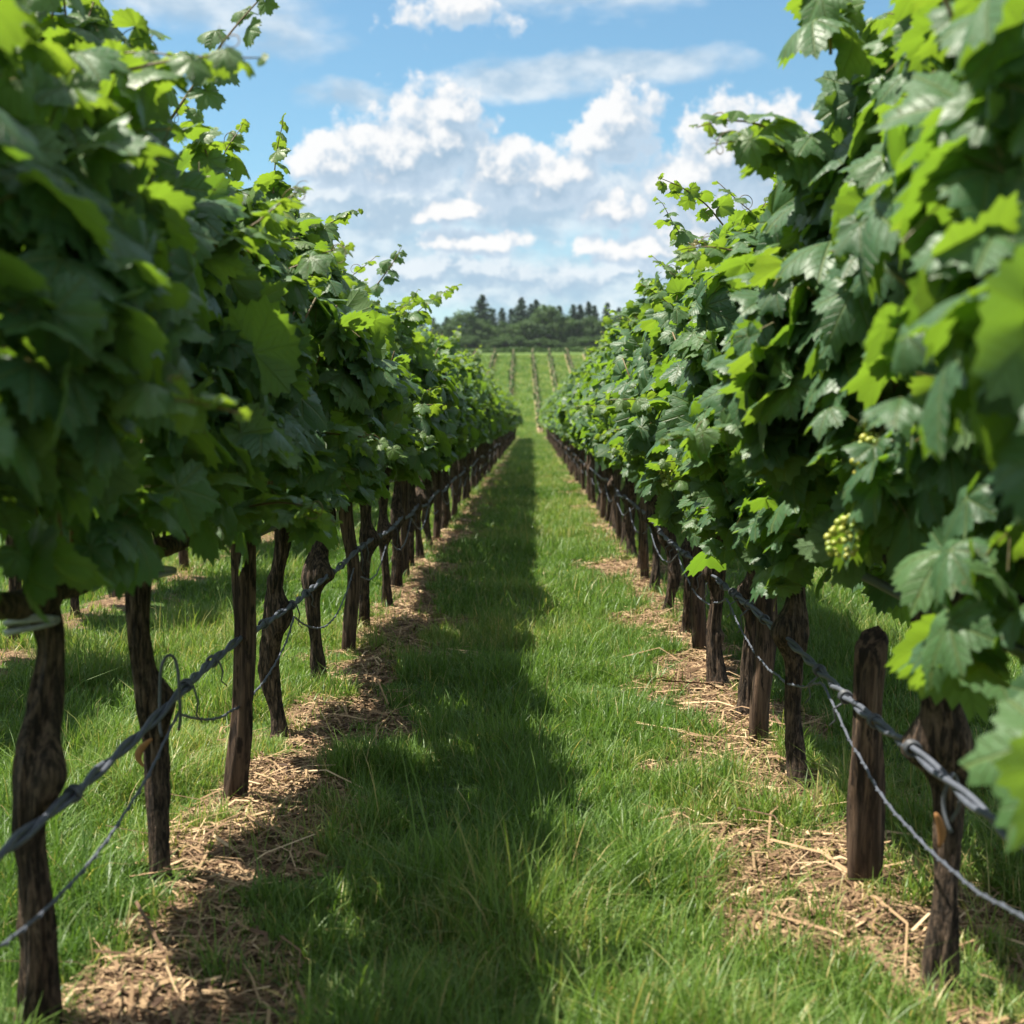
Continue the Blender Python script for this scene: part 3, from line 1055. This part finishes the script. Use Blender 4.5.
def post_mesh(seed, h, r, slant):
    r_ = np.random.default_rng(seed)
    o = r_.uniform(0, 70)
    n = 46
    z = np.linspace(-0.06, h, n)
    sp = np.stack([0.030 * (vnoise(z * 2.4 + o, 0 * z) - .5) * 2, 0.026 * (vnoise(z * 2 + o + 9, 0 * z) - .5) * 2, z], -1)
    rad = r * (1.06 - 0.10 * z / max(h, .5)) * (0.95 + 0.1 * vnoise(z * 5 + o, 0 * z + 3))
    rad[-1] *= 0.86

    def disp(i, a):
        return (1 + 0.26 * (vnoise(np.cos(a) * 1.3 + o, np.sin(a) * 1.3 + z[i] * 4.6) - .5) * 2
                - 0.12 * (1 - np.abs(2 * vnoise(np.cos(a) * 4 + o + 5, np.sin(a) * 4 + z[i] * 0.7 + 31) - 1)) ** 4
                + 0.11 * (vnoise(np.cos(a) * 6 + o, np.sin(a) * 6 + z[i] * 1.2 + 8) - .5) * 2)
    v, f = tube(sp, rad, 28, disp)
    v = np.array(v)
    topm = sstep(v[:, 2], h - 0.12, h)
    v[:, 2] += topm * (v[:, 0] * slant + 0.012 * (vnoise(v[:, 0] * 60 + o, v[:, 1] * 60) - .5))
    mb = MB(); mb.add(v, f)
    return mb.mesh("post", pm_)


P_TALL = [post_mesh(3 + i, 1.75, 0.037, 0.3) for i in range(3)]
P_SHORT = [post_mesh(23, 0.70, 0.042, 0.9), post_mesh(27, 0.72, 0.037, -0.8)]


def post(x, y, me, label, group, tilt=(0, 0)):
    o = link("trellis_post", me, None, (x, y, float(zg(x, y))), (tilt[0], tilt[1], random.uniform(0, 6)))
    tag(o, label, "post", group)
    return o


def row(xr, flip, ups, side, n_ord, group):
    """ups: list of (y, kind) with kind V vine, P tall post, S short post"""
    nv = npst = 0
    for y, kind in ups:
        if kind == 'V':
            if nv == 0:
                lab = "blurred nearest grapevine of the %s row, only its leaves inside the frame" % side
            elif nv < n_ord:
                lab = "leafy grapevine on the %s gnarled dark trunk in view along the %s row" % (ORD[nv - 1], side)
            else:
                lab = "distant leafy grapevine further down the %s row, its trunk one of many" % side
            VINES[(side, nv)] = vine(xr, y, flip, lab, group, nv + (3 if flip else 0))
            nv += 1
        else:
            if npst < 8:
                lab = ("weathered brown wooden post, %s post in view along the %s row" % (ORD[npst], side))
                if kind == 'S':
                    lab = "sawn-off brown post cut below the leaves, %s post in view along the %s row" % (ORD[npst], side)
            else:
                lab = "distant wooden post among the trunks further down the %s row" % side
            me = P_SHORT[npst % 2] if kind == 'S' else P_TALL[npst % 3]
            post(xr + random.uniform(-.01, .01) + (-0.02 if flip else 0.02), y, me, lab, "wooden posts of the %s row" % side,
                 (random.gauss(0, .015), random.gauss(0, .015)))
            npst += 1
            if nv:                                   # the vine before a post spreads its leaves past it
                v = VINES[(side, nv - 1)]
                fo = (NEAR if y < 11 else MIDV if y < 30 else FARV)[(npst * 3 + nv) % 5]
                sg = -1 if flip else 1
                link("foliage", fo[0], v, loc=(0, sg * (y - v.location.y), 0))
                if y < 30:
                    for c_ in fo[1]:
                        link("cane", c_, v, loc=(0, sg * (y - v.location.y), 0))


upsL = [(2.05, 'V'), (3.0, 'V'), (3.93, 'V'), (4.84, 'P'), (5.83, 'V'), (6.95, 'V'), (7.95, 'P'), (8.8, 'V')]
upsR = [(2.2, 'V'), (3.22, 'V'), (3.97, 'S'), (4.95, 'V'), (5.67, 'S'), (6.2, 'V'), (6.95, 'V'), (7.95, 'P'), (8.7, 'V')]
upsL = [(y * 0.962, k) for y, k in upsL]
upsR = [(y * 0.962, k) for y, k in upsR]
for L_, st in ((upsL, 9.45), (upsR, 9.35)):
    y = st; k = 0
    while y < ROW_END:
        L_.append((y + _vr.normal(0, 0.06), 'P' if k % 4 == 2 else 'V'))
        y += 0.98 if k % 4 not in (1, 2) else 0.72
        k += 1
row(ROW_L, False, upsL, "left", 18, "grapevines of the left row")
row(ROW_R, True, upsR, "right", 18, "grapevines of the right row")
upsLL = [(y + _vr.normal(0, .06), 'P' if i % 4 == 2 else 'V') for i, y in enumerate(np.arange(6.0, 36.0, 0.98))]
upsRR = [(y + _vr.normal(0, .06), 'P' if i % 4 == 1 else 'V') for i, y in enumerate(np.arange(6.4, 36.0, 0.98))]


def back_row(xr, flip, ups, side):
    k = 0
    for y, kind in ups:
        if kind == 'V':
            vine(xr, y, flip, "grapevine in the next row glimpsed behind the %s row trunks" % side, "grapevines behind the %s row" % side, k)
            k += 1
        else:
            post(xr, y, P_TALL[k % 3], "wooden post in the next row glimpsed behind the %s row trunks" % side, "posts behind the %s row" % side)


back_row(ROW_LL, False, upsLL, "left")
back_row(ROW_RR, True, upsRR, "right")
print("objects", len(bpy.data.objects))

# ------------------------------------------------------------------ cables and wires
def cable(name, xr, sgn, ups, label):
    ys = np.concatenate([np.arange(1.2, 20, 0.035), np.arange(20, ROW_END, 0.2)])
    tr = np.array([u[0] for u in ups])
    nxt = np.searchsorted(tr, ys)
    a = tr[np.clip(nxt - 1, 0, len(tr) - 1)]; b = tr[np.clip(nxt, 0, len(tr) - 1)]
    f = np.clip((ys - a) / np.maximum(b - a, 1e-3), 0, 1)
    sag = 4 * f * (1 - f)
    r_ = np.random.default_rng(int(abs(xr) * 100))
    jz = np.interp(ys, tr, r_.normal(0, 0.018, len(tr)))
    jx = np.interp(ys, tr, r_.normal(0, 0.010, len(tr)))
    cz = 0.535 + jz - 0.022 * sag + zg(np.full_like(ys, xr), ys)
    cx = xr + sgn * (0.066 + jx - 0.02 * sag)
    o = bpy.data.objects.new(name, None); COL.objects.link(o)
    tag(o, label, "cable", None)
    o.location = (xr, 1.2, 0.53)
    for k in range(2):
        ph = ys * 2 * np.pi / 0.42 + k * np.pi + 0.6 * np.sin(ys * 3)
        sp = np.stack([cx + 0.0072 * np.cos(ph) - xr, ys - 1.2, cz + 0.0072 * np.sin(ph) - 0.53], -1)
        v, f_ = tube(sp, 0.0070, 8)
        mb = MB(); mb.add(v, f_)
        link("strand", mb.mesh("strand", wm_), o)
    # wraps that bind the strands at every near upright
    tpts = [t for t in tr if t < 14] + [t + 0.45 for t in tr if 3 < t < 9]
    for j, t in enumerate(tpts):
        i = int(np.argmin(np.abs(ys - t)))
        mb = MB()
        aa = np.linspace(0, 2 * np.pi * 2.6, 34)
        hl = np.stack([0.0155 * np.cos(aa), (aa / aa[-1] - .5) * 0.026, 0.0155 * np.sin(aa)], -1)
        v, f_ = tube(hl, 0.0042, 6); mb.add(v, f_)
        if j % 2 == 0:      # loose tail hanging off the wrap
            L = r_.uniform(0.05, 0.14)
            tl = np.array([[0.02, 0, 0.0], [0.03 * sgn, 0.01, -L * .4], [0.02 * sgn, 0.03, -L * .8], [0.035 * sgn, 0.04, -L]])
            v, f_ = tube(tl, [0.003, 0.003, 0.0025, 0.002], 5); mb.add(v, f_)
        link("tie", mb.mesh("tie", tm_), o, (cx[i] - xr, ys[i] - 1.2, cz[i] - 0.53))
    return ys, cx, cz


YL = cable("trellis_cable", ROW_L, 1, upsL, "thick grey twisted cable strung along the left row trunks")
YR = cable("trellis_cable", ROW_R, -1, upsR, "thick grey twisted cable strung along the right row trunks")


def thin_wire(xr, sgn, z0, dip, span, label, rad=0.0034, y1=40.0, x_off=0.05):
    ys = np.arange(1.4, y1, 0.03)
    ph = (ys / span) % 1.0
    z = z0 - dip * 4 * ph * (1 - ph) + 0.012 * (vnoise(ys * 6, 0 * ys + xr) - .5) + zg(np.full_like(ys, xr), ys)
    x = xr + sgn * (x_off + 0.02 * (vnoise(ys * 1.5, 0 * ys + 3 + xr) - .5))
    v, f = tube(np.stack([x, ys, z], -1), rad, 6)
    mb = MB(); mb.add(v, f)
    # second strand twisted round it
    a = ys * 2 * np.pi / 0.09
    v, f = tube(np.stack([x + 0.005 * np.cos(a), ys, z + 0.005 * np.sin(a)], -1), rad * 0.6, 5)
    mb.add(v, f)
    o = link("wire", mb.mesh("wire", wm_))
    tag(o, label, "wire", None)


thin_wire(ROW_L, 1, 0.47, 0.16, 1.9, "thin twisted wire sagging low below the left row cable")
thin_wire(ROW_R, -1, 0.47, 0.13, 2.1, "thin twisted wire sagging low below the right row cable")


def drip_line(xr, sgn, label, y0=1.2):
    ys = np.arange(y0, 30, 0.06)
    z = 0.865 + 0.02 * (vnoise(ys * 1.3, 0 * ys + xr) - .5) + zg(np.full_like(ys, xr), ys)
    x = xr + sgn * 0.055 + 0.02 * (vnoise(ys * 1.1, 0 * ys + xr + 5) - .5)
    v, f = tube(np.stack([x, ys, z], -1), 0.012, 10)
    mb = MB(); mb.add(v, f)
    o = link("irrigation_tube", mb.mesh("irrigation_tube", tm_))
    tag(o, label, "tube", None)


drip_line(ROW_L, 1, "dark grey tube running under the leaves of the left row", 4.7)
drip_line(ROW_R, -1, "dark grey tube running under the leaves of the right row")

# hanging dry tags and loops near the camera
def hanging(x, y, z, L, me_mat, label, curl=0.0):
    t = np.linspace(0, 1, 10)
    sp = np.stack([curl * np.sin(t * 2.5) * L, 0.3 * curl * t * L, -L * t], -1)
    mb = MB()
    v, f = tube(sp, 0.010 * np.sin(np.pi * (0.12 + 0.8 * t)), 7)
    v = np.array(v); v[:, 1] *= 0.4
    mb.add(v, f)
    o = link("dry_leaf_curl", mb.mesh("dry_leaf_curl", me_mat), None, (x, y, z))
    tag(o, label, "dead leaf", None)


hanging(ROW_L + 0.06, 3.50, 0.50, 0.07, om_, "curled brown dead leaf hanging off the left row cable", -0.5)
hanging(ROW_R - 0.06, 2.96, 0.47, 0.075, om_, "curled orange brown dead leaf hanging off the right row cable", 0.2)


def loop_strap(x, y, z, label, L=0.20):
    a = np.linspace(-2.6, 2.6, 26)
    sp = np.stack([0.022 * np.sin(a), 0.03 * np.sin(a * 0.6), L * 0.5 * np.cos(a)], -1)
    sp[:, 1] += 0.01 * np.sin(a * 3.1)
    v, f = tube(sp, 0.0042, 7)
    mb = MB(); mb.add(v, f)
    o = link("tie_strap", mb.mesh("tie_strap", tm_), None, (x, y, z))
    tag(o, label, "strap", None)


loop_strap(ROW_L + 0.075, 3.62, 0.58, "grey strap looped over the left row cable by a dark trunk near the camera", 0.22)
loop_strap(ROW_R - 0.035, 2.93, 0.50, "dark grey strap knotted at the nearest right row trunk", 0.12)

# ------------------------------------------------------------------ free shoots that break the skyline (children of their vines)
def add_shoot(key, pts, seed, kleaf=13, big=0.085):
    v = VINES[key]
    inv = Matrix.Rotation(-v.rotation_euler.z, 4, 'Z') @ Matrix.Translation(-v.location)
    loc = [tuple(inv @ Vector(p)) for p in pts]
    a, b = long_shoot(loc, seed, kleaf, big)
    s = link("shoot", b, v)
    link("shoot_leaves", a, s)


add_shoot(("left", 2), [(-1.02, 3.85, 2.02), (-0.92, 3.88, 2.18), (-0.83, 3.9, 2.32), (-0.73, 3.9, 2.43), (-0.66, 3.85, 2.46)], 5, 13, 0.065)
add_shoot(("left", 5), [(-0.93, 8.6, 2.1), (-0.84, 8.6, 2.22), (-0.78, 8.6, 2.33)], 6, 9, 0.05)
add_shoot(("right", 3), [(0.86, 6.2, 2.08), (0.74, 6.1, 2.2), (0.62, 6.0, 2.26), (0.52, 6.0, 2.30)], 7, 11, 0.06)
add_shoot(("right", 2), [(0.86, 4.4, 2.0), (0.75, 4.4, 2.14), (0.66, 4.4, 2.2)], 8, 9, 0.075)

# ------------------------------------------------------------------ young vines on the hill
yvm, N = new_mat("young_vine_mat")
k = N.attr("tint")
yc = N.mix(N.ss(k, 0.90, 0.95), N.mix(k, (0.030, 0.075, 0.018), (0.09, 0.16, 0.03)), (0.20, 0.145, 0.10))
out(N, principled(N, yc, 0.7, 0.2).outputs[0])


def young_vine_mesh(seed, bushy):
    r_ = np.random.default_rng(seed)
    mb = MB()
    v, f = tube(np.array([[0, 0, -.05], [0, 0, .4], [0.01, 0, 0.85]]), 0.035, 6)
    mb.add(v, f, tint=1.0, luv=np.zeros((len(v), 3)))
    n = bushy + 8
    pos = np.stack([r_.normal(0, 0.07, n), r_.uniform(-.75, .75, n), r_.uniform(0.2, 0.75, n)], -1)
    put_leaves(mb, pos, r_.normal(0, .6, (n, 3)) + [0, 0, .8], r_.normal(0, 1, (n, 3)) - [0, 0, .6], r_.uniform(.09, .15, n),
               r_.uniform(0, .85, n), T_FAR, False, r_)
    return mb.mesh("young_vine", yvm)


YV = [young_vine_mesh(i, (16, 24, 34)[i % 3]) for i in range(6)]
cnt = 0
for ri, r in enumerate(HILL_ROWS):
    for y in np.arange(88.0, 149.5, 1.62):
        x = hill_x(r, y)
        if ri in (0, 6) and y < 118:
            continue
        o = link("young_vine", YV[int(_vr.integers(0, 6))], None, (x + _vr.normal(0, .04), y, float(zg(x, y))), (0, 0, _vr.choice([0, math.pi])))
        tag(o, "small staked young vine in a brown strip on the distant green slope", "young vine", "young vines in rows up the far slope")
        cnt += 1
print("young vines", cnt)

# ------------------------------------------------------------------ the wood on the ridge
tlm, N = new_mat("tree_leaf_mat")
k = N.attr("tint")
tc = N.mix(k, (0.026, 0.058, 0.020), (0.080, 0.140, 0.040))
pr = principled(N, tc, 0.7, 0.15)
tr = N.node('ShaderNodeBsdfTranslucent'); N.put(tr.inputs[0], N.mix(1.0, tc, (1.2, 1.3, .7), 'MULTIPLY'))
mx = N.node('ShaderNodeMixShader'); mx.inputs[0].default_value = 0.22
N.l.new(pr.outputs[0], mx.inputs[1]); N.l.new(tr.outputs[0], mx.inputs[2])
out(N, mx.outputs[0])
nlm, N = new_mat("needle_mat")
k = N.attr("tint")
out(N, principled(N, N.mix(k, (0.020, 0.048, 0.028), (0.060, 0.108, 0.052)), 0.75, 0.15).outputs[0])
tbm, N = new_mat("tree_bark_mat")
out(N, principled(N, N.mix(N.noise(obj_co(N), 6, 4, .6), (0.05, 0.037, 0.028), (0.11, 0.085, 0.065)), 0.9, 0.1).outputs[0])


def cards(mb, c, n, sx, r_, flat=0.0, nrm=None):
    """scatter leaf-sized quads"""
    m = len(c)
    a = unit(r_.normal(0, 1, (m, 3)) * np.array([1, 1, 1 - flat]))
    if nrm is not None:                       # leaves on the skin of a clump face outwards
        a = unit(np.cross(nrm + r_.normal(0, .45, (m, 3)), r_.normal(0, 1, (m, 3))))
        b = unit(np.cross(nrm + r_.normal(0, .45, (m, 3)), a))
    else:
        b = unit(np.cross(a, r_.normal(0, 1, (m, 3))))
    s = sx * r_.uniform(0.6, 1.3, m)[:, None]
    V = np.stack([c - a * s, c - b * s * .6, c + a * s, c + b * s * .6], 1).reshape(-1, 3)
    F = np.arange(m * 4).reshape(m, 4)
    mb.add(V, [F], tint=np.repeat(n, 4))


def conifer(seed, H, spread):
    r_ = np.random.default_rng(seed)
    mb = MB()
    z = H * 0.08
    pts = []; tn = []
    while z < H * 0.985:
        f = (z / H)
        L = spread * (1 - f) ** 0.8 * (0.35 + 0.65 * min(1, f * 5 + .3)) * r_.uniform(0.75, 1.15) + 0.12
        nb = int(7 + 5 * (1 - f))
        for k in range(nb):
            a = r_.uniform(0, 6.28)
            l = L * r_.uniform(0.55, 1.15)
            m = max(3, int(l / 0.16))
            t = np.linspace(0.15, 1, m)
            p = np.stack([np.cos(a) * l * t, np.sin(a) * l * t, z - 0.22 * l * t ** 1.4 + 0.1 * l * t ** 4], -1) + r_.normal(0, .07, (m, 3))
            pts.append(p); tn.append(np.clip(r_.normal(.4, .2) + .3 * (t - .5) + 0 * t, 0, 1))
        z += H * 0.017 * r_.uniform(.8, 1.3)
    cards(mb, np.concatenate(pts), np.concatenate(tn), 0.24, r_, .4)
    tb = MB()
    zz = np.linspace(-.3, H * .98, 8)
    v, f = tube(np.stack([0 * zz, 0 * zz, zz], -1), np.linspace(.02 * H, .006, 8), 7)
    tb.add(v, f)
    return mb.mesh("crown", nlm, False), tb.mesh("trunk", tbm)


def broadleaf(seed, H, Wd):
    r_ = np.random.default_rng(seed)
    mb = MB(); tb = MB()
    zz = np.linspace(-.3, H * .6, 6)
    v, f = tube(np.stack([0.1 * np.sin(zz), 0 * zz, zz], -1), np.linspace(.035 * H, .012 * H, 6), 8)
    tb.add(v, f)
    for k in range(26):
        u = unit(r_.normal(0, 1, 3)); rr = r_.uniform(.35, .95)
        c = np.array([u[0] * Wd * .5 * rr, u[1] * Wd * .5 * rr, H * .56 + u[2] * H * .40 * rr])
        rad = r_.uniform(.13, .24) * H * (1.1 - .3 * rr)
        m = 190
        d = unit(r_.normal(0, 1, (m, 3)))
        p = c + d * rad * (r_.random(m)[:, None] ** .4) * [1, 1, .8]
        ok = p[:, 2] > 0.15
        p, d = p[ok], d[ok]
        if len(p):
            cards(mb, p, np.clip(r_.normal(.5, .2) + r_.normal(0, .14, len(p)), 0, 1), 0.19, r_, 0.0, d)
        b = np.array([0, 0, H * r_.uniform(.25, .5)])
        v, f = tube(np.linspace(b, c, 4), [.012 * H, .009 * H, .006 * H, .003 * H], 5)
        tb.add(v, f)
    return mb.mesh("crown", tlm, False), tb.mesh("trunk", tbm)


CON = [conifer(i, 10, (3.6, 2.7, 3.1, 2.3)[i]) for i in range(4)]
BRO = [broadleaf(10 + i, 7, (6.5, 5.5, 7.0, 5.0)[i]) for i in range(4)]
FX = 1422.2


def tree(name, px, topy, D, meshes, H0, wmul, label, group):
    X = (px - 532) / FX * D
    zt = CAM_H + (418 - topy) / FX * D
    zb = float(zg(X, D))
    s = (zt - zb) / H0
    o = bpy.data.objects.new(name, None); COL.objects.link(o)
    o.location = (X, D, zb); o.scale = (s * wmul * 1.15, s * wmul * 1.15, s); o.rotation_euler = (0, 0, random.uniform(0, 6))
    tag(o, label, "tree", group)
    link("crown", meshes[0], o); link("trunk", meshes[1], o)


conifers = [(434, 318, 1, 1), (447, 317, 0, 1), (474, 312, 1, 1), (482, 295, 0, 1.1), (493, 309, 3, 1), (502, 308, 1, 1), (511, 309, 3, .9),
            (521, 298, 0, 1), (531, 304, 1, 1), (536, 301, 2, 1.1), (544, 306, 2, 1), (551, 307, 3, 1), (559, 306, 1, 1),
            (573, 305, 0, 1), (580, 305, 3, 1), (588, 303, 2, 1), (594, 306, 1, 1), (606, 303, 3, .9), (422, 316, 2, 1), (410, 312, 0, 1),
            (618, 308, 1, 1), (632, 304, 0, 1), (645, 310, 2, 1), (398, 318, 3, 1)]
for i, (px, ty, k, wm) in enumerate(conifers):
    tall = {482: "tallest broad dark conifer standing above the wood, left of the middle",
            521: "tall dark narrow conifer at the middle of the wood's skyline",
            606: "slim conifer at the right end of the wood's skyline"}
    tree("conifer_tree", px, ty, 292 + random.uniform(-6, 8), CON[k], 10, wm,
         tall.get(px, "dark pointed conifer rising at the back of the distant wood"), "conifers at the back of the wood")
brd = [(400, 330, 0), (420, 331, 1), (440, 328, 2), (463, 317, 0), (478, 322, 3), (492, 328, 1), (507, 326, 2), (528, 322, 3), (546, 312, 0),
       (562, 318, 1), (575, 322, 2), (590, 320, 3), (603, 324, 1), (620, 322, 0), (640, 326, 2)]
for i, (px, ty, k) in enumerate(brd):
    tree("broadleaf_tree", px, ty - 5, 276 + random.uniform(-4, 6), BRO[k], 7, 1.1,
         {546: "big rounded green tree in the middle of the distant wood"}.get(px, "rounded dark green broadleaf tree in the front of the distant wood"),
         "broadleaf trees of the wood")
for i in range(26):
    px = 395 + i * 10.2 + random.uniform(-3, 3)
    tree("shrub", px, random.uniform(334, 342), 264 + random.uniform(-3, 3), BRO[i % 4], 7, 1.5,
         "low dark shrub along the foot of the distant wood", "shrubs along the foot of the wood")

# low crop strip on the ridge in front of the wood
def hedge_mesh():
    r_ = np.random.default_rng(4)
    mb = MB()
    n = 9000
    x = r_.uniform(-34, 32, n); z = r_.uniform(0.0, 1, n) * (0.55 + 0.25 * vnoise(x * .5, 0 * x))
    y = 190 + r_.uniform(-1.2, 1.2, n)
    cards(mb, np.stack([x, y, z + zg(x, y)], -1), r_.uniform(.3, 1, n), 0.16, r_)
    return mb.mesh("hedge", tlm, False)


tag(link("hedge", hedge_mesh()), "low green hedge running across the top of the far slope", "hedge")
print("total objects", len(bpy.data.objects))

# ------------------------------------------------------------------ air
if True:
    hm, N = new_mat("haze_mat")
    pv = N.node('ShaderNodeVolumePrincipled')
    pv.inputs['Color'].default_value = (0.80, 0.88, 1.0, 1)
    pv.inputs['Density'].default_value = 0.00011
    pv.inputs['Anisotropy'].default_value = 0.2
    o_ = N.node('ShaderNodeOutputMaterial')
    N.l.new(pv.outputs[0], o_.inputs['Volume'])
    x0, x1, y0, y1, z0, z1 = -265, 265, -35, 530, -2.5, 32
    hv = np.array([(x, y, z) for z in (z0, z1) for y in (y0, y1) for x in (x0, x1)], float)
    hf = np.array([(0, 2, 3, 1), (4, 5, 7, 6), (0, 1, 5, 4), (2, 6, 7, 3), (0, 4, 6, 2), (1, 3, 7, 5)])
    tag(link("haze", make_mesh("haze", hv, [hf], hm, smooth=False)), None, None, kind="stuff")
